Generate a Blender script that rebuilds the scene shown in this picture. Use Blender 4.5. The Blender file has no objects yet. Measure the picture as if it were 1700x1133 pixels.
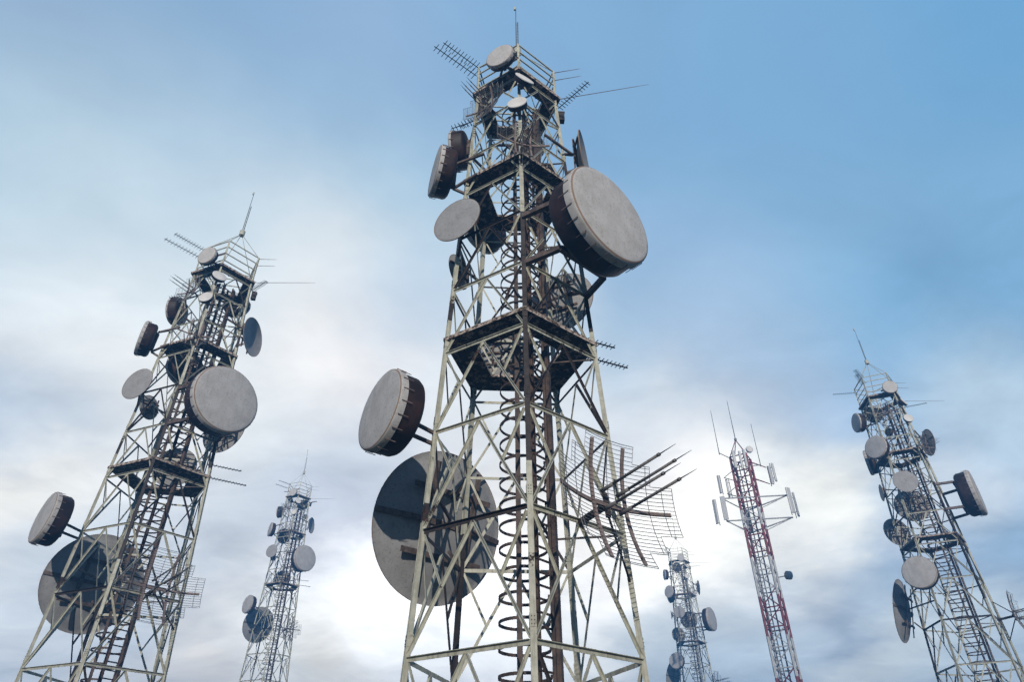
import bpy, math, random
from mathutils import Vector as V, Matrix, noise as mnoise
random.seed(7)
S = bpy.context.scene
COL = S.collection
PI = math.pi; R_ = math.radians

# ------------------------------------------------------------------ camera
PITCH = R_(35.84); ROLL = R_(-0.336); FPX = 1132.5
cam_d = bpy.data.cameras.new('camera'); cam = bpy.data.objects.new('camera', cam_d); COL.objects.link(cam)
cam_d.sensor_width = 36.0; cam_d.lens = 36.0 * FPX / 1700.0
cam_d.clip_start = 0.1; cam_d.clip_end = 6000
cam.location = (0, 0, 0)
cam.rotation_euler = (Matrix.Rotation(PI/2 + PITCH, 4, 'X') @ Matrix.Rotation(ROLL, 4, 'Z')).to_euler()
S.camera = cam

def view_dir(px, py):            # direction of a sky feature of the photograph
    a = (px - 850) / FPX; b = (566.5 - py) / FPX
    cr, sr = math.cos(ROLL), math.sin(ROLL)
    x = a*cr - b*sr; u = a*sr + b*cr
    c, s = math.cos(PITCH), math.sin(PITCH)
    return V((x, c - u*s, s + u*c)).normalized()

# ------------------------------------------------------------------ light
SUN_AZ = R_(1.5)     # from behind the camera, 0 = straight behind, + = right
SUN_EL = R_(16.5)
sd = bpy.data.lights.new('sun', 'SUN'); sun = bpy.data.objects.new('sun', sd); COL.objects.link(sun)
sd.energy = 4.2; sd.angle = R_(0.5); sd.color = (1.0, 0.92, 0.82)
to_sun = V((math.sin(SUN_AZ)*math.cos(SUN_EL), -math.cos(SUN_AZ)*math.cos(SUN_EL), math.sin(SUN_EL)))
sun.rotation_euler = to_sun.to_track_quat('Z', 'Y').to_euler()
sun.location = (0, -30, 40)

S.view_settings.view_transform = 'Standard'; S.view_settings.look = 'None'
S.view_settings.exposure = 0.0; S.view_settings.gamma = 1.0

# ------------------------------------------------------------------ node helpers
class NT:
    def __init__(s, tree): s.t = tree; s.n = tree.nodes; s.l = tree.links
    def node(s, typ, **kw):
        nd = s.n.new(typ)
        for k, v in kw.items(): setattr(nd, k, v)
        return nd
    def put(s, sock, v):
        if isinstance(v, bpy.types.NodeSocket): s.l.new(v, sock)
        else: sock.default_value = v
    def math(s, op, a, b=0.0, c=0.0, clamp=False):
        nd = s.node('ShaderNodeMath', operation=op); nd.use_clamp = clamp
        s.put(nd.inputs[0], a); s.put(nd.inputs[1], b); s.put(nd.inputs[2], c)
        return nd.outputs[0]
    def vmath(s, op, a, b=None):
        nd = s.node('ShaderNodeVectorMath', operation=op); s.put(nd.inputs[0], a)
        if b is not None: s.put(nd.inputs[1], b)
        return nd.outputs['Value'] if op in ('DOT_PRODUCT', 'LENGTH') else nd.outputs[0]
    def ramp(s, v, a, b, lo=0.0, hi=1.0):
        nd = s.node('ShaderNodeMapRange', interpolation_type='SMOOTHSTEP')
        s.put(nd.inputs[0], v); nd.inputs[1].default_value = a; nd.inputs[2].default_value = b
        nd.inputs[3].default_value = lo; nd.inputs[4].default_value = hi
        return nd.outputs[0]
    def mix(s, f, a, b, mode='MIX'):
        nd = s.node('ShaderNodeMix', data_type='RGBA', blend_type=mode)
        s.put(nd.inputs[0], f); s.put(nd.inputs[6], a if isinstance(a, bpy.types.NodeSocket) else (*a, 1)); s.put(nd.inputs[7], b if isinstance(b, bpy.types.NodeSocket) else (*b, 1))
        return nd.outputs[2]
    def noise(s, vec, scale, detail=4, rough=0.55, dist=0.0):
        nd = s.node('ShaderNodeTexNoise'); s.put(nd.inputs['Vector'], vec)
        nd.inputs['Scale'].default_value = scale; nd.inputs['Detail'].default_value = detail
        nd.inputs['Roughness'].default_value = rough; nd.inputs['Distortion'].default_value = dist
        return nd.outputs[0]
    def mapping(s, vec, scale=(1, 1, 1), loc=(0, 0, 0)):
        nd = s.node('ShaderNodeMapping'); s.put(nd.inputs[0], vec)
        nd.inputs[1].default_value = loc; nd.inputs[3].default_value = scale
        return nd.outputs[0]

# ------------------------------------------------------------------ sky (world): clear sky with thin cloud sheets
W = bpy.data.worlds.new('World'); S.world = W; W.use_nodes = True
nt = NT(W.node_tree); nt.n.clear()
sky = nt.node('ShaderNodeTexSky', sky_type='NISHITA'); sky.sun_disc = False
sky.sun_elevation = SUN_EL; sky.sun_rotation = PI - SUN_AZ
sky.air_density = 1.0; sky.dust_density = 1.0; sky.ozone_density = 2.0; sky.altitude = 200
tc = nt.node('ShaderNodeTexCoord'); D = tc.outputs['Generated']
Dn = nt.vmath('NORMALIZE', D)
sep = nt.node('ShaderNodeSeparateXYZ'); nt.put(sep.inputs[0], Dn)
# the direction is warped by noise so that the cloud edges are ragged and wispy
hz = nt.math('ADD', nt.math('MAXIMUM', sep.outputs[2], 0.0), 0.25)
cmb = nt.node('ShaderNodeCombineXYZ'); nt.put(cmb.inputs[0], nt.math('DIVIDE', sep.outputs[0], hz)); nt.put(cmb.inputs[1], nt.math('DIVIDE', sep.outputs[1], hz))
P = cmb.outputs[0]
def vnoise(scale, loc, sc=(1, 1, 1), detail=5, rough=.55):
    nd = nt.node('ShaderNodeTexNoise'); nt.put(nd.inputs['Vector'], nt.mapping(P, sc, loc))
    nd.inputs['Scale'].default_value = scale; nd.inputs['Detail'].default_value = detail; nd.inputs['Roughness'].default_value = rough
    return nd
w1 = vnoise(2.2, (3, 1, 0)).outputs['Color']
warp = nt.vmath('MULTIPLY', nt.vmath('SUBTRACT', w1, (.5, .5, .5)), (.26, .26, .22))
Dw = nt.vmath('NORMALIZE', nt.vmath('ADD', Dn, warp))
SK = 0.15
# sky of the photograph, part by part: (pixel of the photograph, colour of the thin cloud or clear air there, how wide)
CLOUDS = [
 ((1650, 60), (0.188, 0.448, 0.742), 30),
 ((1250, 120), (0.252, 0.488, 0.757), 30),
 ((1400, 380), (0.316, 0.549, 0.79), 30),
 ((1100, 420), (0.404, 0.605, 0.84), 60),
 ((1650, 420), (0.302, 0.544, 0.794), 40),
 ((900, 60), (0.28, 0.496, 0.753), 40),
 ((620, 120), (0.359, 0.543, 0.775), 40),
 ((330, 60), (0.274, 0.464, 0.69), 40),
 ((60, 60), (0.343, 0.49, 0.686), 40),
 ((60, 260), (0.673, 0.881, 0.968), 50),
 ((300, 240), (0.644, 0.805, 0.916), 50),
 ((620, 300), (0.541, 0.759, 0.903), 60),
 ((100, 420), (1.009, 1.071, 1.093), 60),
 ((330, 420), (0.913, 1.038, 1.093), 80),
 ((560, 430), (1.319, 1.282, 1.199), 80),
 ((480, 560), (0.946, 0.994, 1.007), 80),
 ((560, 610), (1.479, 1.367, 1.253), 100),
 ((160, 590), (1.262, 1.252, 1.185), 100),
 ((60, 700), (0.57, 0.714, 0.881), 140),
 ((170, 790), (1.368, 1.389, 1.346), 140),
 ((300, 720), (1.201, 1.202, 1.169), 120),
 ((50, 850), (1.887, 1.756, 1.477), 140),
 ((120, 950), (0.964, 1.107, 1.236), 120),
 ((330, 900), (1.027, 1.081, 1.122), 100),
 ((560, 760), (0.753, 0.835, 0.93), 120),
 ((470, 700), (1.187, 1.238, 1.214), 120),
 ((40, 1100), (1.722, 1.743, 1.662), 120),
 ((270, 1090), (1.838, 1.696, 1.449), 120),
 ((560, 880), (0.954, 0.98, 1.046), 160),
 ((590, 980), (2.424, 2.402, 2.358), 200),
 ((640, 1050), (2.689, 2.645, 2.513), 170),
 ((820, 1000), (2.468, 2.446, 2.358), 100),
 ((500, 1060), (1.9, 1.9, 1.763), 160),
 ((560, 1115), (1.548, 1.382, 1.025), 200),
 ((720, 1120), (1.9, 1.9, 1.797), 300),
 ((650, 480), (0.505, 0.698, 0.902), 80),
 ((820, 520), (0.931, 1.013, 1.062), 60),
 ((1080, 600), (0.547, 0.746, 0.923), 100),
 ((1120, 700), (1.102, 1.102, 1.063), 120),
 ((1200, 560), (0.6, 0.753, 0.96), 80),
 ((1280, 680), (0.614, 0.727, 0.862), 120),
 ((1100, 800), (1.82, 1.706, 1.569), 120),
 ((1180, 880), (2.204, 2.147, 1.852), 150),
 ((1280, 830), (0.99, 1.013, 0.985), 160),
 ((1370, 860), (1.9, 1.765, 1.376), 250),
 ((1350, 910), (2.204, 2.147, 2.014), 300),
 ((1240, 950), (2.204, 2.147, 2.014), 250),
 ((1050, 960), (2.204, 2.147, 2.014), 150),
 ((1380, 740), (0.625, 0.824, 1.08), 120),
 ((1350, 560), (0.417, 0.683, 0.933), 80),
 ((1560, 560), (0.159, 0.432, 0.73), 60),
 ((1640, 660), (1.213, 1.315, 1.3), 120),
 ((1560, 700), (0.508, 0.728, 0.929), 120),
 ((1420, 960), (0.342, 0.582, 0.865), 200),
 ((1430, 1060), (1.673, 1.742, 1.608), 150),
 ((1230, 1060), (1.198, 1.38, 1.473), 200),
 ((1100, 1090), (0.955, 1.074, 1.098), 250),
 ((1600, 960), (0.402, 0.535, 0.713), 120),
 ((1660, 860), (0.536, 0.805, 1.066), 150),
 ((1580, 820), (1.592, 1.519, 1.386), 250),
 ((1640, 1090), (1.538, 1.692, 1.663), 150),
 ((1200, 1000), (0.797, 0.829, 0.824), 350),
 ((1340, 1010), (0.073, 0.192, 0.455), 300),
 ((960, 1090), (1.9, 1.9, 1.768), 200),
 ((900, 850), (1.222, 1.176, 1.091), 120),
 ((900, 680), (1.073, 1.109, 1.106), 100),
 ((1000, 740), (0.931, 0.982, 1.032), 150),
 ((760, 700), (1.128, 1.15, 1.151), 120),
 ((960, 900), (1.695, 1.592, 1.431), 200),
 ((1300, 960), (1.078, 1.101, 0.96), 350),
]
num = None; den = None
for (px, py), c, k in CLOUDS:
    dt = nt.vmath('DOT_PRODUCT', Dw, tuple(view_dir(px, py)))
    w_ = nt.math('EXPONENT', nt.math('MULTIPLY', nt.math('SUBTRACT', dt, 1.0), k*2.7))
    nd = nt.node('ShaderNodeVectorMath', operation='SCALE'); nd.inputs[0].default_value = c; nt.put(nd.inputs['Scale'], w_)
    num = nd.outputs[0] if num is None else nt.vmath('ADD', num, nd.outputs[0])
    den = w_ if den is None else nt.math('ADD', den, w_)
nd = nt.node('ShaderNodeVectorMath', operation='SCALE'); nt.put(nd.inputs[0], num); nt.put(nd.inputs['Scale'], nt.math('DIVIDE', 1.0/SK, nt.math('ADD', den, 1e-5)))
cl = nd.outputs[0]
wisp = nt.noise(nt.mapping(P, (1.0, 1.35, 1), (7.7, 2.4, 1)), 3.8, 9, 0.6, 0.5)
low = nt.ramp(sep.outputs[2], .25, .75, 1.0, .25)
gain = nt.math('ADD', 1.0, nt.math('MULTIPLY', nt.math('MULTIPLY', nt.math('SUBTRACT', wisp, .5), .85), low))
nd = nt.node('ShaderNodeVectorMath', operation='SCALE'); nt.put(nd.inputs[0], cl); nt.put(nd.inputs['Scale'], gain)
cl = nd.outputs[0]
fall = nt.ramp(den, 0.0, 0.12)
rest = nt.mix(nt.ramp(wisp, .45, .7, 0, .5), nt.mix(1.0, sky.outputs[0], (.30, .38, .46), 'MULTIPLY'), (.10/SK, .14/SK, .20/SK))  # unseen sky outside the view, dimmed and tinted to cut the ambient fill
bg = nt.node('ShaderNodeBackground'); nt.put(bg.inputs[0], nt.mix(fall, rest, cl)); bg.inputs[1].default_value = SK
wo = nt.node('ShaderNodeOutputWorld'); nt.l.new(bg.outputs[0], wo.inputs[0])

# ------------------------------------------------------------------ materials
def new_mat(name):
    m = bpy.data.materials.new(name); m.use_nodes = True
    t = NT(m.node_tree); b = m.node_tree.nodes['Principled BSDF']
    tc = t.node('ShaderNodeTexCoord')
    return m, t, b, tc.outputs['Object']
def bump(t, b, h, strength, dist=0.01):
    nd = t.node('ShaderNodeBump'); nd.inputs['Strength'].default_value = strength; nd.inputs['Distance'].default_value = dist
    t.put(nd.inputs['Height'], h); t.l.new(nd.outputs[0], b.inputs['Normal'])
RUST1 = (0.075, 0.037, 0.026); RUST2 = (0.018, 0.013, 0.011)
def painted(name, c1, c2, rust=0.0, rough=0.55):
    m, t, b, o = new_mat(name)
    big = t.noise(o, 0.75, 3, 0.5); mid = t.noise(o, 3.3, 5, 0.65); fine = t.noise(o, 17.0, 4, 0.7)
    streak = t.noise(t.mapping(o, (9, 9, 0.8)), 1.0, 4, 0.6)
    col = t.mix(t.ramp(mid, 0.35, 0.65), c1, c2)
    col = t.mix(t.ramp(streak, 0.46, 0.72, 0, 0.6), col, (c1[0]*.36, c1[1]*.31, c1[2]*.26))
    k = t.math('ADD', t.math('MULTIPLY', big, 0.9), t.math('MULTIPLY', fine, 0.45))
    k = t.math('ADD', k, t.math('MULTIPLY', mid, 0.35))
    mask = t.ramp(k, 1.05 - rust, 1.11 - rust)
    spots = t.ramp(fine, 0.66 - rust*.2, 0.72 - rust*.2)
    mask = t.math('MAXIMUM', mask, t.math('MULTIPLY', spots, 0.8))
    rc = t.mix(t.ramp(t.noise(o, 7, 3, .6), .4, .6), RUST1, RUST2)
    col = t.mix(mask, col, rc)
    t.put(b.inputs['Base Color'], col)
    t.put(b.inputs['Roughness'], t.math('ADD', t.math('MULTIPLY', mask, 0.3), rough))
    bump(t, b, t.math('ADD', mask, fine), 0.25, 0.004)
    return m
M = {}
M['paint'] = painted('pale_green_paint', (0.60, 0.59, 0.475), (0.45, 0.445, 0.35), 0.045)
M['rust'] = painted('rusted_steel', (0.060, 0.045, 0.038), (0.028, 0.021, 0.018), 0.05, 0.7)
M['ladder'] = painted('brown_ladder_steel', (0.135, 0.088, 0.066), (0.036, 0.026, 0.022), 0.05, 0.6)
M['bracket'] = painted('bracket_steel', (0.19, 0.14, 0.115), (0.075, 0.056, 0.047), 0.05, 0.6)
M['red'] = painted('red_paint', (0.22, 0.018, 0.026), (0.15, 0.013, 0.018), -0.12)
M['mwhite'] = painted('white_paint', (0.52, 0.53, 0.54), (0.44, 0.45, 0.46), -0.12)
def radome(name, c, spk=1.0):
    m, t, b, o = new_mat(name)
    cloudy = t.noise(o, 1.6, 5, 0.6); sp = t.noise(o, 13, 3, 0.75); sp2 = t.noise(o, 6.0, 6, 0.75); sc = t.noise(t.mapping(o, (7, 3, 14)), 2.2, 5, 0.75)
    col = t.mix(t.ramp(cloudy, .3, .7, 0, .9), c, (c[0]*.80, c[1]*.79, c[2]*.77))
    col = t.mix(t.ramp(sp, .56, .68, 0, .62*spk), col, (c[0]*.38, c[1]*.34, c[2]*.30))
    col = t.mix(t.ramp(sp2, .56, .68, 0, .6*spk), col, (c[0]*.50, c[1]*.47, c[2]*.45))
    col = t.mix(t.ramp(sc, .61, .68, 0, .6*spk), col, (c[0]*.55, c[1]*.46, c[2]*.38))
    dr = t.noise(t.mapping(o, (4, 4, .5)), 1.5, 4, .65)
    col = t.mix(t.ramp(dr, .52, .72, 0, .34*spk), col, (c[0]*.62, c[1]*.55, c[2]*.48))
    t.put(b.inputs['Base Color'], col); b.inputs['Roughness'].default_value = 0.75
    bump(t, b, sp, 0.12, 0.004)
    return m
M['radome'] = radome('weathered_radome', (0.61, 0.59, 0.565))
M['dish'] = radome('weathered_dish', (0.40, 0.395, 0.39))
M['whiteface'] = radome('clean_white_radome', (0.80, 0.78, 0.74), 0.12)
M['rim'] = radome('tan_rim', (0.34, 0.245, 0.18))
def shroud():
    m, t, b, o = new_mat('rusty_shroud')
    a = t.noise(o, 1.1, 4, .55); s = t.noise(t.mapping(o, (5, 5, .9)), 1.2, 5, .7)
    col = t.mix(t.ramp(a, .38, .62), (0.058, 0.026, 0.019), (0.020, 0.012, 0.010))
    col = t.mix(t.ramp(s, .45, .7, 0, .8), col, (0.016, 0.012, 0.011))
    col = t.mix(t.ramp(t.noise(o, 12, 4, .7), .68, .74, 0, .5), col, (0.12, 0.09, 0.08))
    t.put(b.inputs['Base Color'], col); b.inputs['Roughness'].default_value = 0.62
    bump(t, b, s, 0.15, 0.006)
    return m
M['shroud'] = shroud()
def deck():
    m, t, b, o = new_mat('lichened_deck_plate')
    a = t.noise(o, 5.0, 5, .65); c = t.noise(o, 11, 4, .6)
    col = t.mix(t.ramp(a, .50, .60), (0.035, 0.03, 0.027), (0.36, 0.29, 0.24))
    col = t.mix(t.ramp(c, .55, .62, 0, .8), col, (0.022, 0.02, 0.016))
    t.put(b.inputs['Base Color'], col); b.inputs['Roughness'].default_value = 0.85
    bump(t, b, a, 0.3, 0.01)
    return m
M['deck'] = deck()
def edge():
    m, t, b, o = new_mat('flaking_deck_edge')
    a = t.noise(o, 6.0, 5, .7)
    col = t.mix(t.ramp(a, .42, .56), (0.07, 0.045, 0.03), (0.60, 0.49, 0.41))
    t.put(b.inputs['Base Color'], col); b.inputs['Roughness'].default_value = 0.85
    return m
M['edge'] = edge()
def flat(name, c, rough=.5, metal=0.0):
    m, t, b, o = new_mat(name)
    n_ = t.noise(o, 9, 4, .6)
    t.put(b.inputs['Base Color'], t.mix(t.ramp(n_, .35, .65), c, tuple(x*.7 for x in c)))
    b.inputs['Roughness'].default_value = rough; b.inputs['Metallic'].default_value = metal
    return m
M['dark'] = flat('dark_aluminium', (0.06, 0.065, 0.075), .45)
M['wire'] = flat('galvanised_wire', (0.30, 0.30, 0.30), .45, .3)
M['rib'] = painted('pinkish_rib_steel', (0.36, 0.27, 0.235), (0.26, 0.19, 0.165), 0.0, .6)
M['rod'] = flat('feed_rod_grey', (0.24, 0.225, 0.215), .5)
M['panel'] = flat('white_panel_plastic', (0.68, 0.68, 0.67), .45)
M['panelback'] = flat('grey_panel_back', (0.16, 0.18, 0.20), .5)
M['pipe'] = flat('slate_pipe', (0.11, 0.13, 0.15), .5)
M['concrete'] = flat('footing_concrete', (0.30, 0.29, 0.27), .9)
def ground_mat():
    m, t, b, o = new_mat('dry_hillside_grass')
    a = t.noise(o, .08, 6, .6); c = t.noise(o, 1.7, 6, .7)
    col = t.mix(t.ramp(a, .4, .62), (0.040, 0.050, 0.022), (0.075, 0.068, 0.040))
    col = t.mix(t.ramp(c, .5, .75, 0, .7), col, (0.025, 0.03, 0.015))
    t.put(b.inputs['Base Color'], col); b.inputs['Roughness'].default_value = 0.95
    bump(t, b, c, .6, .1)
    return m
M['ground'] = ground_mat()

# ------------------------------------------------------------------ mesh helpers
class MB:
    def __init__(s): s.v = []; s.f = []; s.m = []; s.sm = []; s.mats = []
    def mi(s, m):
        if m not in s.mats: s.mats.append(m)
        return s.mats.index(m)
    def add(s, vs, fs, m, smooth=False):
        o = len(s.v); s.v += [tuple(p) for p in vs]; k = s.mi(m)
        for f in fs: s.f.append(tuple(i + o for i in f)); s.m.append(k); s.sm.append(smooth)
    def prism(s, prof, p0, p1, ax, ay, m, cap=True):      # sweep a 2D profile from p0 to p1
        n = len(prof)
        vs = [p0 + ax*x + ay*y for x, y in prof] + [p1 + ax*x + ay*y for x, y in prof]
        fs = [(i, (i+1) % n, n + (i+1) % n, n + i) for i in range(n)]
        if cap: fs += [tuple(range(n-1, -1, -1)), tuple(range(n, 2*n))]
        s.add(vs, fs, m)
    def bar(s, p0, p1, w, h, m, up=V((0, 0, 1))):
        p0 = V(p0); p1 = V(p1); d = (p1 - p0).normalized(); up = V(up)
        if abs(d.dot(up)) > .98: up = V((1, 0, 0))
        x = d.cross(up).normalized(); y = x.cross(d).normalized()
        s.prism([(-w/2, -h/2), (w/2, -h/2), (w/2, h/2), (-w/2, h/2)], p0, p1, x, y, m)
    def angle(s, p0, p1, w, w2, t, nrm, m, up=V((0, 0, 1))):   # L section: flange in the face plane, second flange standing outward at its upper edge
        p0 = V(p0); p1 = V(p1); d = (p1 - p0).normalized(); nrm = (nrm - d*nrm.dot(d)).normalized()
        y = d.cross(nrm).normalized()
        if y.dot(up) < 0: y = -y
        s.prism([(0, -w/2), (t, -w/2), (t, w/2 - t), (w2, w/2 - t), (w2, w/2), (0, w/2)], p0, p1, nrm, y, m)
    def tube(s, pts, r, m, seg=6, r2=None, smooth=True, closed=False):
        pts = [V(p) for p in pts]; n = len(pts); rings = []
        prev = None
        for i, p in enumerate(pts):
            if closed: d = (pts[(i+1) % n] - pts[i-1])
            else: d = pts[min(i+1, n-1)] - pts[max(i-1, 0)]
            d.normalize()
            if prev is None:
                a = V((0, 0, 1)) if abs(d.z) < .9 else V((1, 0, 0)); x = d.cross(a).normalized()
            else: x = (prev - d*prev.dot(d)).normalized()
            prev = x; y = d.cross(x)
            rr = r if r2 is None else r + (r2 - r)*i/(n-1)
            rings.append([p + (x*math.cos(2*PI*k/seg) + y*math.sin(2*PI*k/seg))*rr for k in range(seg)])
        vs = [q for rg in rings for q in rg]; fs = []
        for i in range(n if closed else n-1):
            j = (i+1) % n
            for k in range(seg): fs.append((i*seg+k, i*seg+(k+1) % seg, j*seg+(k+1) % seg, j*seg+k))
        if not closed: fs += [tuple(range(seg-1, -1, -1)), tuple(range((n-1)*seg, n*seg))]
        s.add(vs, fs, m, smooth and seg > 4)
    def lathe(s, prof, c, n, m, seg=64, mats=None):          # prof: list of (radius, distance along n)
        c = V(c); n = V(n).normalized(); a = n.cross(V((0, 0, 1))).normalized() if abs(n.z) < .95 else V((1, 0, 0)); b = n.cross(a)
        vs = []; 
        for r, x in prof:
            for k in range(seg):
                t = 2*PI*k/seg; vs.append(c + n*x + (a*math.cos(t) + b*math.sin(t))*max(r, 1e-4))
        for i in range(len(prof)-1):
            mm = mats[i] if mats else m
            fs = [(i*seg+k, i*seg+(k+1) % seg, (i+1)*seg+(k+1) % seg, (i+1)*seg+k) for k in range(seg)]
            o = i
            # only emit the two rings needed
            s.add([vs[j] for j in range(i*seg, (i+2)*seg)], [tuple(q - i*seg for q in f) for f in fs], mm, True)
    def build(s, name, parent=None, smooth_angle=None, weld=False):
        me = bpy.data.meshes.new(name); me.from_pydata(s.v, [], s.f)
        for m in s.mats: me.materials.append(M[m])
        me.polygons.foreach_set('material_index', s.m); me.polygons.foreach_set('use_smooth', s.sm)
        if weld:
            import bmesh
            bm = bmesh.new(); bm.from_mesh(me); bmesh.ops.remove_doubles(bm, verts=bm.verts, dist=1e-5)
            bmesh.ops.recalc_face_normals(bm, faces=bm.faces); bm.to_mesh(me); bm.free()
            if smooth_angle: me.set_sharp_from_angle(angle=smooth_angle)
        me.update()
        o = bpy.data.objects.new(name, me); COL.objects.link(o)
        if parent: o.parent = parent
        return o
def part(name, parent, fn, **kw):
    b = MB(); fn(b); return b.build(name, parent, **kw)
def empty(name, loc=(0, 0, 0), rz=0):
    o = bpy.data.objects.new(name, None); o.location = loc; o.rotation_euler = (0, 0, rz); o.empty_display_size = .5
    COL.objects.link(o); return o

# ------------------------------------------------------------------ lattice tower (local frame: corner 0 looks towards -Y)
LEV = [0.032, 3.577, 6.933, 10.124, 13.136, 15.935, 18.607, 21.138, 23.546, 25.885, 27.83]
FOOT = -1.7; RAILTOP = 30.523
def rad(z): return 3.390 - 0.0530*z if z < 27.0 else max(1.93, 3.390 - 0.0530*z) if z < 28 else 1.93
def cdir(k):
    a = -PI/2 - k*2*PI/5; return V((math.cos(a), math.sin(a), 0))
def node(k, z, r=None):
    d = cdir(k % 5)*(rad(z) if r is None else r); return V((d.x, d.y, z))
def azv(az, el=0.0):
    az = R_(az); el = R_(el); return V((math.cos(el)*math.sin(az), -math.cos(el)*math.cos(az), math.sin(el)))

def build_structure(T):
    # legs: welded box sections, some stretches rusted dark
    darkz = {0: [(8.25, 18.55)], 1: [(7.3, 7.8), (14.6, 15.4)], 2: [(3.2, 8.1), (14.2, 15.0)], 3: [(2.1, 3.2), (17.5, 19.0)], 4: [(14.3, 16.1), (22.7, 23.6)]}
    for k in range(5):
        def f(b, k=k):
            cuts = sorted(set([FOOT - 2.0] + LEV + [RAILTOP] + [z for p in darkz[k] for z in p]))
            o = cdir(k); tng = V((-o.y, o.x, 0))
            for z0, z1 in zip(cuts[:-1], cuts[1:]):
                zm = (z0+z1)/2; dk = any(a <= zm <= c for a, c in darkz[k])
                w = .135 if zm < 20 else .115
                if zm > 27.83: w = .085
                if dk: w -= .008
                m = 'rust' if dk else 'paint'
                p0, p1 = node(k, z0), node(k, z1)
                b.prism([(-w/2, -w/2), (w/2, -w/2), (w/2, w/2), (-w/2, w/2)], p0, p1, tng, o, m)
                # stiffening lip down both edges
                for sg in (-1, 1):
                    b.prism([(sg*w/2 - .008, w/2 - .01), (sg*w/2 + .012, w/2 - .01), (sg*w/2 + .012, w/2 + .012), (sg*w/2 - .008, w/2 + .012)], p0, p1, tng, o, m)
            for z in LEV[1:9]:                     # splice collars
                w = (.135 if z < 20 else .115) + .034
                p0, p1 = node(k, z + .32), node(k, z + .62)
                b.prism([(-w/2, -w/2), (w/2, -w/2), (w/2, w/2), (-w/2, w/2)], p0, p1, tng, o, 'rust' if any(a <= z + .47 <= c_ for a, c_ in darkz[k]) else 'paint')
                for q in (.38, .47, .56):
                    for sg in (-.035, .035):
                        c = node(k, z + q) + o*(w/2) + tng*sg
                        b.bar(c - o*.002, c + o*.014, .022, .022, 'rust')
            for i, z in enumerate(LEV[:1]):       # gussets at the lowest nodes
                for nb in (-1, 1):
                    e = (node(k+nb, z) - node(k, z)).normalized(); fn_ = e.cross(V((0, 0, 1))).normalized()
                    if fn_.dot(o) < 0: fn_ = -fn_
                    g = .26 if z < 15 else .2
                    c = node(k, z) + fn_*.062
                    q = [c + e*.03 + V((0, 0, g*.8)), c + e*.03 - V((0, 0, g*.8)), c + e*g*1.15 - V((0, 0, g*.45)), c + e*g*1.15 + V((0, 0, g*.2))]
                    vs = q + [x + fn_*.012 for x in q]
                    b.add(vs, [(3, 2, 1, 0), (4, 5, 6, 7), (0, 1, 5, 4), (1, 2, 6, 5), (2, 3, 7, 6), (3, 0, 4, 7)], 'paint')
        part('leg', T, f)
        part('footing', T, lambda b: b.bar(node(k, FOOT-1.2), node(k, FOOT+.25), .9, .9, 'concrete'))
    rnd = random.Random(21)
    for i, z in enumerate(LEV):
        for k in range(5):
            a, c = node(k, z), node(k+1, z)
            e = (c - a).normalized(); n = e.cross(V((0, 0, 1))); n = n if n.dot(a) > 0 else -n
            dark = (i == 2 and k == 0) or (i == 6 and k == 0) or (rnd.random() < .13 and k in (1, 2, 3))
            w = .12 if z < 8 else .10 if z < 18 else .085
            part('horizontal_beam', T, lambda b: b.angle(a + e*.07 + n*.02, c - e*.07 + n*.02, w, w*.75, .014, n, 'rust' if dark else 'paint'))
    for i in range(len(LEV)-1):
        z0, z1 = LEV[i], LEV[i+1]
        for k in range(5):
            a0, c0, a1, c1 = node(k, z0), node(k+1, z0), node(k, z1), node(k+1, z1)
            mid = (a1 + c1)/2; e = (c0 - a0).normalized()
            n = e.cross(V((0, 0, 1))); n = n if n.dot(a0) > 0 else -n
            w = .098 if z0 < 8 else .085 if z0 < 18 else .07
            for (q, tp) in ((a0, a1), (c0, c1)):
                ed = (mid - q).normalized()
                st = q + ed*.12; en = mid - V((0, 0, w*.6)) 
                dk = rnd.random() < (.34 if 3 <= i <= 5 else .13)
                part('diagonal_brace', T, lambda b: b.angle(st + n*.012, en + n*.012, w, w*.7, .012, n, 'rust' if dk else 'paint'))
                m2 = (q + mid)/2; dk = rnd.random() < .22
                s0 = tp - V((0, 0, w)) + (mid - tp).normalized()*.08
                part('short_brace', T, lambda b: b.angle(s0 - n*.004, m2 - n*.004, w*.82, w*.6, .011, n, 'rust' if dk else 'paint'))
    # platforms
    for z, ro, hole in ((13.70, 2.80, .56), (21.95, 2.42, .55), (28.15, 2.19, .60)):
        def f(b):
            th = .09; ri = ro*hole
            O = [node(k, z, ro) for k in range(5)]; I = [node(k, z, ri) for k in range(5)]
            up = V((0, 0, th))
            for k in range(5):
                j = (k+1) % 5
                N = 6
                for s_ in range(N):
                    t0, t1 = s_/N, (s_+1)/N
                    o0, o1, i0, i1 = O[k].lerp(O[j], t0), O[k].lerp(O[j], t1), I[k].lerp(I[j], t0), I[k].lerp(I[j], t1)
                    b.add([o0, o1, i1, i0, o0+up, o1+up, i1+up, i0+up], [(0, 1, 2, 3), (7, 6, 5, 4)], 'deck')
                    b.add([o0, o1, o1+up, o0+up], [(3, 2, 1, 0)], 'edge')
                    b.add([i0, i1, i1+up, i0+up], [(0, 1, 2, 3)], 'edge')
        pl = part('platform', T, f)
        for k in range(5):
            a, c = node(k, z + .115, ro - .01), node(k+1, z + .115, ro - .01)
            part('kick_plate', pl, lambda b: b.bar(a, c, .03, .045, 'edge'))
        if z > 14:
            for k in range(5):
                for q in (.3, .7):
                    a = node(k, z, ro).lerp(node(k+1, z, ro), q); c = node(k, z, ro*hole).lerp(node(k+1, z, ro*hole), q)
                    part('deck_joist', pl, lambda b: b.bar(a - V((0, 0, .03)), c - V((0, 0, .03)), .05, .055, 'rust'))
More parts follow.
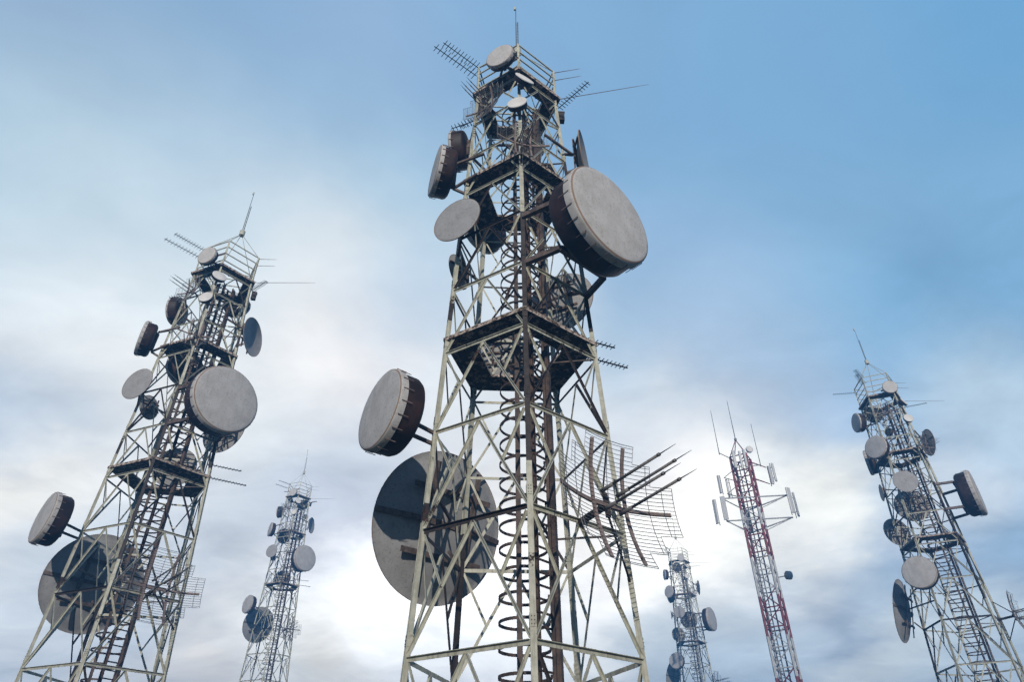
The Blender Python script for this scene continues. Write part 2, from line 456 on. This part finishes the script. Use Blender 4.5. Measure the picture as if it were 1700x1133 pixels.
    # guard rails of the crown
    for z in (28.75, 29.35, 29.95, 30.50):
        for k in range(5):
            part('guard_rail', T, lambda b: b.bar(node(k, z), node(k+1, z), .055, .062, 'rust' if (k == 1 and z > 30.2) else 'paint'))
    cap = V((.12, 0, 33.0))
    for k in range(5):
        part('stay_rod', T, lambda b: b.tube([node(k, RAILTOP - .02), cap], .022, 'paint', 6))
    part('finial_hub', T, lambda b: b.lathe([(0, 0), (.19, 0), (.19, .42), (0, .42)], cap - V((0, 0, .12)), V((0, 0, 1)), 'paint', 20), weld=True, smooth_angle=.6)
    def f(b):
        for dx in (-.05, .05): b.tube([cap + V((dx, 0, .25)), cap + V((dx, 0, 2.95))], .022, 'rust', 6)
        for j in range(17): b.bar(cap + V((-.05, 0, .4 + j*.15)), cap + V((.05, 0, .4 + j*.15)), .02, .02, 'paint')
        b.tube([cap + V((-.05, 0, 2.8)), cap + V((-.05, 0, 4.45))], .018, 'dark', 6)
    tm = part('top_mast', T, f)
    part('lamp_box', tm, lambda b: b.bar(cap + V((-.10, 0, 4.22)), cap + V((-.10, 0, 4.47)), .09, .09, 'paint'))

    # caged ladder inside the tower
    CC = V((.04, -.20, 0)); CR = .69
    sa = CC + azv(45-25)*.82; sb = CC + azv(45+25)*.82
    def f(b):
        for p in (sa, sb):
            o = (p - CC).normalized(); t_ = V((-o.y, o.x, 0))
            b.prism([(-.085, -.05), (.085, -.05), (.085, .05), (.068, .05), (.068, -.033), (-.068, -.033), (-.068, .05), (-.085, .05)], p + V((0, 0, FOOT)), p + V((0, 0, 27.5)), t_, o, 'ladder')
    lad = part('ladder', T, f)
    z = FOOT + .4; i = 0
    while z < 27.3:
        part('rung', lad, lambda b: b.bar(sa + V((0, 0, z)), sb + V((0, 0, z)), .05, .05, 'ladder')); z += .36
    z = FOOT + 2.3
    while z < 27.4:
        def f(b):
            n = 26; pin = []
            for j in range(n+1):
                a = R_(45 + 25 + (310)*j/n); d = V((math.sin(a), -math.cos(a), 0))
                pin.append((CC + d*CR, d))
            for (p, d), (q, e) in zip(pin[:-1], pin[1:]):
                vs = []
                for zz in (-.04, .04):
                    for (x, y) in ((p, d), (q, e)):
                        vs += [x + V((0, 0, z+zz)), x + y*.035 + V((0, 0, z+zz))]
                b.add(vs, [(0, 1, 3, 2), (6, 7, 5, 4), (0, 2, 6, 4), (3, 1, 5, 7)], 'ladder', False)
            for (p, d), st in ((pin[0], sb), (pin[-1], sa)):
                b.bar(p + d*.007 + V((0, 0, z)), st + V((0, 0, z)), .014, .08, 'ladder')
        part('cage_hoop', lad, f); z += .68
    for az in (-15,):
        p = CC + azv(az)*(CR + .022)
        part('cage_strap', lad, lambda b: b.bar(p + V((0, 0, FOOT + 2.3)), p + V((0, 0, 27.45)), .15, .03, 'ladder', up=azv(az)))
    cp = CC + azv(62)*1.0
    part('cable_duct', T, lambda b: b.bar(cp + V((0, 0, FOOT)), cp + V((0, 0, 27.2)), .18, .12, 'ladder', up=azv(62)))
    for i in (0, 2, 4, 6, 8):
        z = LEV[i] + .02
        part('ladder_support', T, lambda b: b.bar(sa + V((0, 0, z)), node(0, z), .05, .05, 'ladder'))
        part('ladder_support', T, lambda b: b.bar(sb + V((0, 0, z)), node(4, z), .05, .05, 'ladder'))

def frame_of(n):
    e = V((-n.y, n.x, 0))
    e = (-e).normalized() if e.length > 1e-6 else V((1, 0, 0))
    e = -e                      # right hand side when you look at the front from outside
    u = e.cross(n) ; u = u if u.z > 0 else -u
    return e, u

def mount(A, back, n, R, anchors, w=.09, box=True):
    if R > 1.5: w = .17
    e, u = frame_of(n)
    if box:
        part('mounting_box', A, lambda b: (b.bar(back + u*R*.55 - n*.06, back - u*R*.55 - n*.06, .34*R, .16, 'bracket', up=n),
                                          b.bar(back + u*R*.55 - n*.16, back - u*R*.55 - n*.16, .12, .06, 'bracket', up=n)))
    for s_, t_ in anchors:
        part('mounting_arm', A, lambda b: b.bar(V(s_), V(t_), w, w*1.15, 'bracket'))

def drum(T, c, az, el, R, depth, skirt, pins, pinlen=.34, label=None, anchors=(), flat_back=True, white=False):
    n = azv(az, el); c = V(c); e, u = frame_of(n)
    rs = R*.965
    prof = [(0, -depth+.02), (rs*.35, -depth), (rs*.86, -depth), (rs*.95, -depth + .05*R), (rs, -depth + .14*R), (rs, -skirt*.55)]
    A = part('drum_antenna', T, lambda b: b.lathe(prof, c, n, 'shroud', 72), weld=True, smooth_angle=.9)
    if label: A['label'] = label
    lip = .045 if R > .6 else .03
    pr = [(0, .035*R), (R*.5, .028*R), (R*.90, .012*R), (R*.955, 0.0), (R*.985, -.018*R), (R, -.055*R), (R, -skirt), (R - .02, -skirt), (R - .02, -skirt + .03)]
    if white: mats = ['whiteface']*(len(pr)-1)
    else: mats = ['radome']*3 + ['rim', 'radome', 'radome', 'rim', 'rim']
    part('radome', A, lambda b: b.lathe(pr, c, n, 'radome', 72, mats), weld=True, smooth_angle=.9)
    for j in range(pins):
        a = 2*PI*(j + .35)/pins; d = e*math.cos(a) + u*math.sin(a)
        p = c + d*(R + .022)
        part('tie_rod', A, lambda b: (b.bar(p - n*(skirt*.35), p - n*(skirt*.35 + pinlen), .016, .022, 'rib', up=d),
                                      b.bar(c + d*(R - .03) - n*(skirt*.4), p + d*.01 - n*(skirt*.4), .02, .02, 'bracket', up=n)))
    mount(A, c - n*depth, n, R, anchors)
    return A

def dish(T, c, az, el, R, depth, label=None, back=True, anchors=(), face=False, roll=0.0, barw=.13):
    n = azv(az, el); c = V(c); e, u = frame_of(n)
    if roll:
        q = Matrix.Rotation(R_(roll), 3, n); e = q @ e; u = q @ u
    N = 9
    outer = [(R*i/N, -depth*(1 - (i/N)**2) - .02) for i in range(N+1)]
    inner = [(R*i/N, -depth*(1 - (i/N)**2)) for i in range(N, -1, -1)]
    if face: inner = [(R, 0.0), (R*.97, .012), (R*.9, .014), (0, .02)]
    A = part('dish_antenna', T, lambda b: b.lathe(outer + [(R+.018, -.03), (R+.018, .012)] + inner, c, n, 'dish', 72, ['dish']*N + ['rim', 'rim', 'rim'] + ['dish']*(len(inner)-1)), weld=True, smooth_angle=.9)
    if label: A['label'] = label
    if back:
        zb = -depth*.93 - .07
        def rb(x0, y0, x1, y1, w):
            part('back_rib', A, lambda b: b.bar(c + e*x0 + u*y0 + n*(zb), c + e*x1 + u*y1 + n*(zb), w, .07, 'bracket', up=n))
        def rb2(x0, y0, x1, y1, w, off):
            part('back_rib', A, lambda b: b.bar(c + e*x0 + u*y0 + n*(zb - off), c + e*x1 + u*y1 + n*(zb - off), w, .06, 'bracket', up=n))
        # the long bar dips to the rim at its ends
        def f(b):
            pts = [(-1.01, -.03), (-.55, 0), (.55, 0), (1.01, -.03)]
            P_ = [c + e*R*x + n*((zb) if abs(x) < .8 else -.05) for x, y in pts]
            for a_, b_ in zip(P_[:-1], P_[1:]): b.bar(a_, b_, barw, .07, 'bracket', up=n)
        part('back_rib', A, f)
        rb(-.62*R, .42*R, .62*R, .42*R, barw); rb(-.62*R, -.42*R, .62*R, -.42*R, barw)
        rb2(-.34*R, -.78*R, -.34*R, .78*R, barw, .07); rb2(.34*R, -.78*R, .34*R, .78*R, barw, .07)
    else:
        part('hub', A, lambda b: b.lathe([(0, -depth-.28), (.22*R, -depth-.28), (.26*R, -depth-.2), (.3*R, -depth*.85)], c, n, 'bracket', 24), weld=True, smooth_angle=.8)
    for s_, t_ in anchors:
        part('mounting_arm', A, lambda b: b.bar(V(s_), V(t_), .09, .10, 'bracket'))
    return A

def grid(T, c, az, el, s, label, anchors=(), wires=30, tilt=0.0, wr=.010):
    n = azv(az, el); c = V(c); e, u = frame_of(n)      # c = vertex of the reflector
    HX, HY = 2.0*s, 1.75*s; kk = .115/s
    def P_(x, y, off=0.0): return c + e*x + u*y + n*(kk*(x*x + y*y)*1.0 - off)
    def xlim(y):
        y = abs(y)/s
        return (2.02 if y < .72 else 1.42 if y < 1.28 else .88)*s
    def f(b):
        for i in range(wires):
            y = -HY + 2*HY*(i + .5)/wires; L = xlim(y); N = 10
            b.tube([P_(-L + 2*L*j/N, y) for j in range(N+1)], wr, 'wire', 4)
        # outline
        cor = [(.88, 1.75), (.88, 1.28), (1.42, 1.28), (1.42, .72), (2.02, .72)]
        q = [(x*s, y*s) for x, y in cor]
        loop = q + [(x, -y) for x, y in reversed(q)] + [(-x, -y) for x, y in q] + [(-x, y) for x, y in reversed(q)]
        pts = []
        for a_, b_ in zip(loop, loop[1:] + loop[:1]):
            for j in range(4): pts.append(P_(a_[0] + (b_[0]-a_[0])*j/4, a_[1] + (b_[1]-a_[1])*j/4, -.005))
        b.tube(pts, wr*1.1, 'wire', 4, closed=True)
        for x, yl in ((0, 1.75), (-1.28, 1.28), (1.28, 1.28), (1.72, .72), (-1.72, .72)):
            b.tube([P_(x*s, yl*s*(-1 + 2*j/8), -.01) for j in range(9)], wr, 'wire', 4)
    A = part('grid_antenna', T, f); A['label'] = label
    for x in (-.57, .57):
        def f(b):
            N = 8; pts = [P_(x*s, 1.68*s*(-1 + 2*j/N), .03) for j in range(N+1)]
            for a_, b_ in zip(pts[:-1], pts[1:]): b.bar(a_, b_, .085*s + .02, .05, 'rib', up=n)
        part('reflector_rib', A, f)
    def f(b):
        N = 10; pts = [P_(1.95*s*(-1 + 2*j/N), -.02, .085) for j in range(N+1)]
        for a_, b_ in zip(pts[:-1], pts[1:]): b.bar(a_, b_, .085*s + .02, .05, 'rib', up=n)
    part('reflector_rib', A, f)
    for x in (-.28, .28):
        for y in (-.26, .26):
            p = P_(x*s, y*s) + n*.05
            def f(b):
                L = 2.05*s
                b.tube([p, p + n*L*.22], .052*s + .006, 'rod', 8, r2=.042*s + .006)
                b.tube([p + n*L*.22, p + n*L], .034*s + .004, 'rod', 8)
                b.tube([p + n*L, p + n*(L + .07*s)], .042*s + .004, 'rod', 8)
                b.tube([p + n*(L + .07*s), p + n*(L + .6*s)], .016, 'dark', 6, r2=.005)
            part('feed_rod', A, f)
    part('hub', A, lambda b: (b.bar(c - n*.10 - e*.5*s, c - n*.10 + e*.5*s, .12*s+.03, .08, 'bracket', up=n), b.bar(c - n*.10 - u*.35*s, c - n*.10 + u*.35*s, .10*s+.03, .08, 'bracket', up=n)))
    for s_, t_, w in anchors:
        part('mounting_arm', A, lambda b: b.bar(V(s_), V(t_), w, w*1.2, 'rust'))
    return A

def yagi(T, base, tip, nel, L, label=None, w=.03, start=.0):
    base = V(base); tip = V(tip); d = (tip - base).normalized(); x = d.cross(V((0, 0, 1))).normalized()
    A = part('yagi_antenna', T, lambda b: b.bar(base, tip, w, w, 'dark'))
    if label: A['label'] = label
    ln = (tip - base).length
    for j in range(nel):
        t = start + (1 - start)*(j + .5)/nel; p = base + d*ln*t; l_ = L*(1.0 - .25*j/nel)
        part('element', A, lambda b: b.tube([p - x*l_/2, p + x*l_/2], .017, 'dark', 6))
    return A

def build_antennas(T):
    # big drum on the right face
    c = V((2.97, -3.74, 17.28)); n = azv(38); bk = c - n*1.32; e, u = frame_of(n)
    def beam(z):
        a = V((0.02, -2.5, z)); a2 = a + V((.28, -.42, 0)); b2 = V(bk) - n*.12; b2 = V((b2.x, b2.y, z)); pr = b2 + e*1.05; pl_ = b2 - e*1.15
        k4 = node(4, z)
        return [(a, pl_), (pl_, pr), (pr, k4)]
    A = drum(T, c, 38, 0, 1.99, 1.32, .37, 24, .46, 'largest drum antenna with grey face, facing right', beam(15.95) + beam(18.25))
    # drum on an arm, left low
    c = V((-4.40, -1.88, 10.4)); n = azv(-56, 2); bk = c - n*.95
    drum(T, c, -56, 2, 1.31, .95, .26, 20, .34, 'drum antenna on a single arm left of the tower', [(bk - n*.1, node(1, 10.12)), (bk - n*.1 - V((0, 0, .45)), node(1, 9.75))])
    # large dish behind left
    c = V((-2.62, 3.30, 8.72)); n = azv(-143, 14)
    dish(T, c, -143, 14, 2.60, .50, 'largest dish antenna, seen from its ribbed back', anchors=[(c - n*.68 + V((0, 0, .9)), node(2, 10.1)), (c - n*.68 - V((0, 0, .9)), node(2, 6.95)), (c - n*.68 + V((0, 0, .2)), node(1, 8.5))], barw=.18)
    # two drums stacked on the left
    c = V((-3.50, -.97, 22.34)); n = azv(-74, 2); bk = c - n*.75
    drum(T, c, -74, 2, 1.10, .75, .19, 20, .26, 'drum antenna at the middle platform, face edge-on', [(bk - n*.1 + V((0, 0, .75)), node(1, 23.4)), (bk - n*.1 - V((0, 0, .75)), node(1, 21.3)), (bk - n*.1 - V((0, 0, .75)), node(1, 22.0) + V((.4, -.5, 0))), (bk - n*.1 + V((0, 0, .75)), node(1, 23.4) + V((.6, -.45, 0)))])
    c = V((-2.90, 1.01, 26.04)); n = azv(-105); bk = c - n*.7
    drum(T, c, -105, 0, .95, .70, .14, 16, .2, None, [(bk - n*.1 + V((0, 0, .4)), node(1, 26.2)), (bk - n*.1 - V((0, 0, .4)), node(2, 25.4)), (bk - n*.1 - V((0, 0, .4)), node(1, 25.2))])
    # drum behind, below the middle platform
    c = V((-1.60, 2.72, 22.6)); n = azv(-136); bk = c - n*.8
    drum(T, c, -136, 0, 1.22, .80, .26, 20, .28, None, [(bk - n*.1 + V((0, 0, .5)), node(2, 22.9)), (bk - n*.1 - V((0, 0, .5)), node(1, 22.0))])
    c = V((.78, 2.45, 28.1)); n = azv(165); bk = c - n*.55
    drum(T, c, 165, 0, .90, .55, .18, 14, .2, None, [(bk - n*.1, node(3, 27.7)), (bk - n*.1 - V((0, 0, .3)), node(2, 27.4))])
    # crown drum
    c = V((-.92, -2.67, 28.31)); n = azv(-30, -3); bk = c - n*.42
    drum(T, c, -30, -3, .67, .42, .16, 16, .16, 'drum antenna on the crown railing', [(bk - n*.06 + V((0, 0, .2)), node(0, 29.35)), (bk - n*.06 - V((0, 0, .2)), node(0, 28.2)), (bk - n*.06, node(0, 28.6).lerp(node(1, 28.6), .45))])
    # small white drums on corner 0
    for c, az, el, R in (((.23, -2.52, 26.89), 27, 20, .46), ((-.16, -2.64, 24.95), -18, 9, .43)):
        n = azv(az, el); bk = V(c) - n*.28
        drum(T, c, az, el, R, .28, .05, 0, 0, 'small drum antenna with a clean white face', [(bk, node(0, V(c).z - .15)), (bk + V((0, 0, .15)), node(0, V(c).z + .3))], white=True)
    c = V((1.70, 2.10, 26.0)); n = azv(150)
    drum(T, c, 150, 0, .38, .5, .1, 0, 0, None, [(c - n*.5, node(3, 26.0))])
    # plain disc, left
    c = V((-2.41, -1.88, 18.59)); n = azv(-32)
    dish(T, c, -32, 0, .99, .22, 'flat grey disc antenna facing front left', back=False, face=True, anchors=[(c - n*.4, node(1, 18.6)), (c - n*.4 - V((0, 0, .4)), node(1, 17.7))])
    c = V((-2.36, 1.35, 18.84)); n = azv(-120)
    dish(T, c, -120, 0, .75, .18, back=True, face=True, anchors=[(c - n*.3, node(2, 18.8)), (c - n*.3 + V((0, 0, .3)), node(1, 18.2))], barw=.07)
    # open dish, right top
    c = V((2.90, -.90, 23.56)); n = azv(70)
    dish(T, c, 70, 0, 1.27, .27, 'open dish antenna high on the right', back=True, anchors=[(c - n*.5 + V((0, 0, .5)), node(4, 24.2)), (c - n*.5 - V((0, 0, .5)), node(4, 22.9)), (c - n*.5 + V((0, 0, .5)), V((1.1, -1.55, 24.3)))], barw=.09)
    # dishes at the back
    c = V((2.01, 2.81, 18.56)); n = azv(148)
    dish(T, c, 148, 0, 1.55, .34, back=True, anchors=[(c - n*.5 + V((0, 0, .6)), node(3, 19.1)), (c - n*.5 - V((0, 0, .6)), node(3, 18.0)), (c - n*.5 - V((.3, 0, .6)), c - n*.5 + V((-.3, 0, 1.1)))], barw=.10)
    c = V((-.35, 3.24, 15.92)); n = azv(173)
    dish(T, c, 173, 0, 1.28, .30, back=True, anchors=[(c - n*.45 + V((0, 0, .6)), node(2, 16.3)), (c - n*.45 - V((0, 0, .6)), node(3, 15.4))], barw=.09)
    # grid antennas
    n = azv(34, 4); v = V((2.07, -3.18, 6.98))
    grid(T, v, 33, 6, 1.0, 'large wire grid antenna with four feed rods', [(v - n*.1, (node(0, 6.9) + node(4, 6.9))/2, .13), (v - n*.1 - V((0, 0, .2)), node(4, 5.6), .05), (v - n*.1 + V((.4, .3, .3)), node(4, 8.7), .05)], 30)
    n = azv(-42, 3); v = V((-1.40, -1.66, 26.0))
    grid(T, v, -42, 0, .56, 'small wire grid antenna below the crown', [(v - n*.08, node(1, 25.9).lerp(node(0, 25.9), .5), .06), (v - n*.08, node(1, 26.6), .05)], 24, wr=.007)
    n = azv(12, 3); v = V((.02, -3.02, 21.8))
    grid(T, v, 12, 0, .54, 'wire grid antenna above the middle platform', [(v - n*.08, node(0, 22.3), .06), (v - n*.08, node(0, 21.4), .06), (v + V((-.6, .1, 0)), node(0, 21.8) + V((-.7, .5, 0)), .04)], 22, wr=.006)
    # yagis and rods
    yagi(T, (-1.93, -.69, 29.67), (-3.91, -2.16, 29.58), 11, .55, 'lower of the paired yagi antennas on the crown')
    yagi(T, (-1.88, -.66, 30.42), (-3.54, -1.88, 30.40), 11, .55, 'upper of the paired yagi antennas on the crown')
    yagi(T, (1.95, -.63, 27.5), (3.10, -2.29, 27.2), 12, .45)
    yagi(T, (-1.17, 1.6, 30.1), (-2.75, 2.93, 30.5), 11, .5)
    yagi(T, node(1, 26.3), (-3.0, -.10, 26.3), 6, .42, start=.15)
    yagi(T, (2.0, .53, 15.14), (3.85, 1.41, 15.28), 10, .42, w=.04)
    yagi(T, (2.1, .58, 14.36), (4.29, 1.56, 14.46), 13, .42, w=.04)
    for a_, b_ in (((1.86, -.6, 30.4), (3.12, -.95, 30.34)), ((1.86, -.58, 29.8), (3.12, -.96, 29.71)), ((2.0, -.6, 28.25), (6.08, -1.69, 28.18))):
        part('rod_aerial', T, lambda b: b.tube([V(a_), V(a_).lerp(V(b_), .85), V(b_)], .02, 'rib', 6, r2=.006))
    J = part('junction_box', T, lambda b: b.bar(V((2.12, -.2, 27.1)), V((2.12, -.2, 27.65)), .26, .30, 'rust'))
    part('box_lid', J, lambda b: b.bar(V((2.12, -.2, 27.65)), V((2.12, -.2, 27.70)), .31, .35, 'bracket'))
    # pipes rising beside the ladder
    for x, y in ((-.12, -.55), (.35, .1), (.75, .35)):
        part('pipe', T, lambda b: (b.tube([V((x, y, 20.0)), V((x, y, 27.55))], .055, 'ladder', 10), b.tube([V((x, y, 27.54)), V((x, y, 27.75))], .07, 'rib', 10)))

T0 = empty('lattice_tower', (.244, 20.0, 0), .065)
build_structure(T0); build_antennas(T0)
T0['label'] = 'nearest and tallest pale green lattice tower, standing in the centre of the photo'
T0['category'] = 'antenna tower'; T0['group'] = 'five sided pale green lattice towers carrying drum antennas'

def copy_tree(o, parent=None):
    c = o.copy(); COL.objects.link(c)
    if parent: c.parent = parent
    for ch in list(KIDS.get(o.name, ())): copy_tree(ch, c)
    return c
KIDS = {}
for ob in list(COL.objects):
    if ob.parent: KIDS.setdefault(ob.parent.name, []).append(ob)
TOWERS = [(-19.797, 35.727, 2.579, .253, 'second largest pale green lattice tower, with its drums, at the left of the photo'),
          (37.106, 59.444, 6.841, .232, 'pale green lattice tower at the far right edge, beyond the red and white mast'),
          (-36.151, 108.671, 17.629, .258, 'hazy distant lattice tower between the left tower and the central tower'),
          (31.654, 130.848, 13.618, .282, 'faintest and farthest lattice tower, low between the central tower and the red mast')]
for x, y, z, yaw, lab in TOWERS:
    t = copy_tree(T0); t.location = (x, y, z); t.rotation_euler = (0, 0, yaw); t['label'] = lab

# ------------------------------------------------------------------ red and white mast
def build_mast():
    ox, oy = 31.05, 85.0
    B = empty('red_white_mast', (ox, oy, 6.0)); B['label'] = 'slim red and white banded lattice mast with white panel antennas and three whips'; B['category'] = 'mast'
    base = 6.0
    def W_(x, y, z): return V((x - ox, y - oy, z - base))
    GZ = 4.0
    # corner directions: left, near, right, back
    dirs = [(-1.0, -.25), (.25, -1.0), (1.0, .25), (-.25, 1.0)]
    def hr(z): return 1.48 + (41.4 - z)*.0013*1.0
    def nd(k, z):
        d = dirs[k % 4]; r = hr(z); return V((d[0]*r, d[1]*r, z - base))
    bands = [(GZ-1, 9.0, 'mwhite'), (9.0, 14.0, 'red'), (14.0, 18.4, 'mwhite'), (18.4, 22.9, 'red'), (22.9, 27.6, 'mwhite'), (27.6, 31.5, 'red'), (31.5, 33.8, 'mwhite'), (33.8, 41.4, 'red')]
    def bm(z):
        for a, b, m in bands:
            if a <= z < b: return m
        return 'red'
    for k in range(4):
        def f(b):
            for a, c, m in bands: b.bar(nd(k, a), nd(k, c), .25, .25, m)
        part('leg', B, f)
    N = 17; zs = [GZ + (41.4-GZ)*i/N for i in range(N+1)]
    for i, z in enumerate(zs):
        for k in range(4):
            if i: part('horizontal_beam', B, lambda b: b.bar(nd(k, z), nd(k+1, z), .11, .12, bm(z - .1)))
            if i < N:
                z1 = zs[i+1]
                m = bm((z+z1)/2)
                part('diagonal_brace', B, lambda b: b.bar(nd(k, z), nd(k+1, z1), .10, .10, m))
                if k in (0, 1): part('counter_brace', B, lambda b: b.bar(nd(k+1, z) + V((0, .05, 0)), (nd(k, z1) + nd(k+1, z))/2, .05, .05, m))
    def f(b):
        for dx in (-.2, .2): b.bar(V((-.38+dx, .55, GZ-base)), V((-.38+dx, .55, 41-base)), .11, .11, 'pipe')
        z = GZ - base + .3
        while z < 41 - base - .2:
            b.bar(V((-.58, .55, z)), V((-.18, .55, z)), .05, .05, 'pipe'); z += .45
    part('ladder', B, f)
    part('cable_tray', B, lambda b: b.bar(V((.30, .35, GZ-base)), V((.30, .35, 41-base)), .30, .08, 'pipe'))
    apex = W_(30.97, 85, 44.19)
    for k in range(4):
        part('stay_rod', B, lambda b: b.bar(nd(k, 41.4), apex, .09, .09, 'red' if k != 3 else 'pipe'))
    part('apex_plate', B, lambda b: b.bar(apex - V((0, 0, .12)), apex + V((0, 0, .2)), .28, .28, 'pipe'))
    part('whip_aerial', B, lambda b: b.tube([apex, apex + V((0, 0, 6.3))], .06, 'pipe', 8, r2=.03))
    for wb, wt, k in (((28.2, 84.6, 42.0), 48.7, 0), ((33.7, 85.2, 40.5), 46.8, 2)):
        p = W_(*wb); w = part('whip_aerial', B, lambda b: b.tube([p - V((0, 0, .25)), V((p.x, p.y, wt - base))], .055, 'pipe', 8, r2=.03))
        part('support_arm', w, lambda b: b.bar(nd(k, wb[2] - .8 if k == 0 else wb[2] - .1), p, .08, .08, 'pipe'))
    def panel(p, L, az, w=.40, label=None):
        p = V(p); n = azv(az); t_ = V((-n.y, n.x, 0)); h = V((0, 0, L/2))
        def f(b):
            prof = [(-w/2, -.07), (w/2, -.07), (w/2, .05), (w*.38, .12), (-w*.38, .12), (-w/2, .05)]
            b.prism(prof, p - h, p + h, t_, n, 'panel')
        A = part('panel_antenna', B, f)
        part('back_plate', A, lambda b: b.bar(p - h*.96 - n*.10, p + h*.96 - n*.10, w*.8, .05, 'panelback', up=n))
        part('clamp_pole', A, lambda b: b.tube([p - h*1.12 - n*.32, p + h*1.08 - n*.32], .05, 'pipe', 8))
        for q in (-.6, .6): part('clamp', A, lambda b: b.bar(p + h*q - n*.08, p + h*q - n*.36, .07, .07, 'pipe'))
        return A
    # upper sector: three heads of panels
    panel(W_(29.75, 83.6, 40.6), 2.6, 5); panel(W_(31.15, 83.4, 40.6), 2.6, 10, .32); panel(W_(30.45, 83.2, 40.3), 2.5, 0, .3)
    panel(W_(27.55, 85.0, 37.6), 2.5, -60); panel(W_(28.75, 85.6, 37.3), 2.5, -100)
    panel(W_(35.2, 85.0, 39.3), 2.6, 50); panel(W_(34.5, 84.6, 38.7), 2.6, 20, .36)
    for k, tip in ((0, (28.3, 84.9)), (2, (34.35, 85.2))):
        for z in ((38.5, 36.2) if k == 0 else (40.1, 37.7)):
            part('outrigger', B, lambda b: (b.bar(nd(k, z + .9), W_(tip[0], tip[1], z), .08, .08, 'red' if k == 2 else 'pipe'), b.bar(nd(3 if k == 0 else 1, z + .1), W_(tip[0], tip[1], z), .08, .08, 'red' if k == 2 else 'pipe')))
    # lower triangular headframe
    for z in (35.0, 32.0):
        L = W_(27.1, 83.6, z); Rr = W_(35.75, 83.9, z + .55); Bk = W_(31.4, 87.9, z)
        part('headframe', B, lambda b: (b.tube([L, Rr], .085, 'mwhite', 10), b.tube([L, Bk], .085, 'mwhite', 10), b.tube([Rr, Bk], .085, 'mwhite', 10),
                                       b.bar(L, nd(0, z - .9), .08, .08, 'mwhite'), b.bar(Rr, nd(2, z - .6), .08, .08, 'mwhite')))
    panel(W_(26.05, 84.0, 33.4), 3.2, -60, .55); panel(W_(27.0, 83.3, 33.6), 3.1, -25, .62)
    panel(W_(35.8, 83.5, 34.7), 3.4, 25, .72); panel(W_(36.65, 84.2, 34.4), 3.2, 60, .5); panel(W_(31.6, 88.2, 33.6), 3.0, 180, .55)
    def sdish(c, az, R, d):
        c = V(c); n = azv(az)
        A = part('small_dish', B, lambda b: b.lathe([(0, .03), (R*.9, .02), (R, -.03), (R, -d), (R*.8, -d-.1), (0, -d-.15)], c, n, 'whiteface', 32, ['whiteface', 'whiteface', 'panel', 'panelback', 'panelback']), weld=True, smooth_angle=.8)
        return A
    a = sdish(W_(32.05, 83.4, 42.0), 5, .47, .3); part('support_arm', a, lambda b: b.bar(W_(32.05, 83.7, 42.0), nd(1, 41.3), .08, .08, 'pipe'))
    a = sdish(W_(33.9, 84.5, 25.4), 100, .50, .55); part('support_arm', a, lambda b: b.bar(W_(33.4, 84.6, 25.4), nd(2, 25.4), .09, .09, 'pipe'))
    part('footing', B, lambda b: b.bar(V((0, 0, GZ - base - 1.5)), V((0, 0, GZ - base + .3)), 4.2, 4.2, 'concrete'))
build_mast()

# ------------------------------------------------------------------ ground: one sheet of rolling hill
PINS = [(0, 0, -1.7, 3), (.244, 20, -1.7, 5)] + [(x, y, z - 2.0, 3.5) for x, y, z, _, _ in TOWERS] + [(31.05, 85, 4.0, 3)]
def hgt(x, y):
    num = den = 0
    for px, py, pz, rr in PINS:
        d = max(math.hypot(x-px, y-py) - rr, 0.02); w = 1/d**2.5; num += w*pz; den += w
    d = math.hypot(x, y - 40)
    flatn = min(1, max(0, min(math.hypot(x-p[0], y-p[1]) - p[3] for p in PINS)/8))
    return num/den + flatn*(-.5 + .5*mnoise.noise(V((x*.05, y*.05, 0))) + .12*mnoise.noise(V((x*.3, y*.3, 5)))) - min(8, max(0, d-200)*.02)
def ground():
    N = 150; xs = []
    for i in range(N+1):
        t = -1 + 2*i/N; xs.append(150*t + 1350*t*abs(t)**3)
    vs = [(x, y + 50, hgt(x, y + 50)) for y in xs for x in xs]
    fs = [(j*(N+1)+i, j*(N+1)+i+1, (j+1)*(N+1)+i+1, (j+1)*(N+1)+i) for j in range(N) for i in range(N)]
    b = MB(); b.add(vs, fs, 'ground', True); o = b.build('ground'); o['kind'] = 'structure'
ground()

# ------------------------------------------------------------------ haze
def haze():
    b = MB(); x, y, z0, z1 = 1510, 1560, -14, 60
    vs = [(-x, -y+50, z0), (x, -y+50, z0), (x, y+50, z0), (-x, y+50, z0), (-x, -y+50, z1), (x, -y+50, z1), (x, y+50, z1), (-x, y+50, z1)]
    m = bpy.data.materials.new('pale_air'); m.use_nodes = True; n = m.node_tree.nodes; n.clear()
    vol = n.new('ShaderNodeVolumePrincipled'); out = n.new('ShaderNodeOutputMaterial')
    vol.inputs['Color'].default_value = (0.13, 0.46, 1.0, 1); vol.inputs['Density'].default_value = 0.0033; vol.inputs['Anisotropy'].default_value = 0.0
    m.node_tree.links.new(vol.outputs[0], out.inputs['Volume'])
    M['haze'] = m
    b.add(vs, [(3, 2, 1, 0), (4, 5, 6, 7), (0, 1, 5, 4), (1, 2, 6, 5), (2, 3, 7, 6), (3, 0, 4, 7)], 'haze')
    o = b.build('haze'); o['kind'] = 'stuff'
haze()
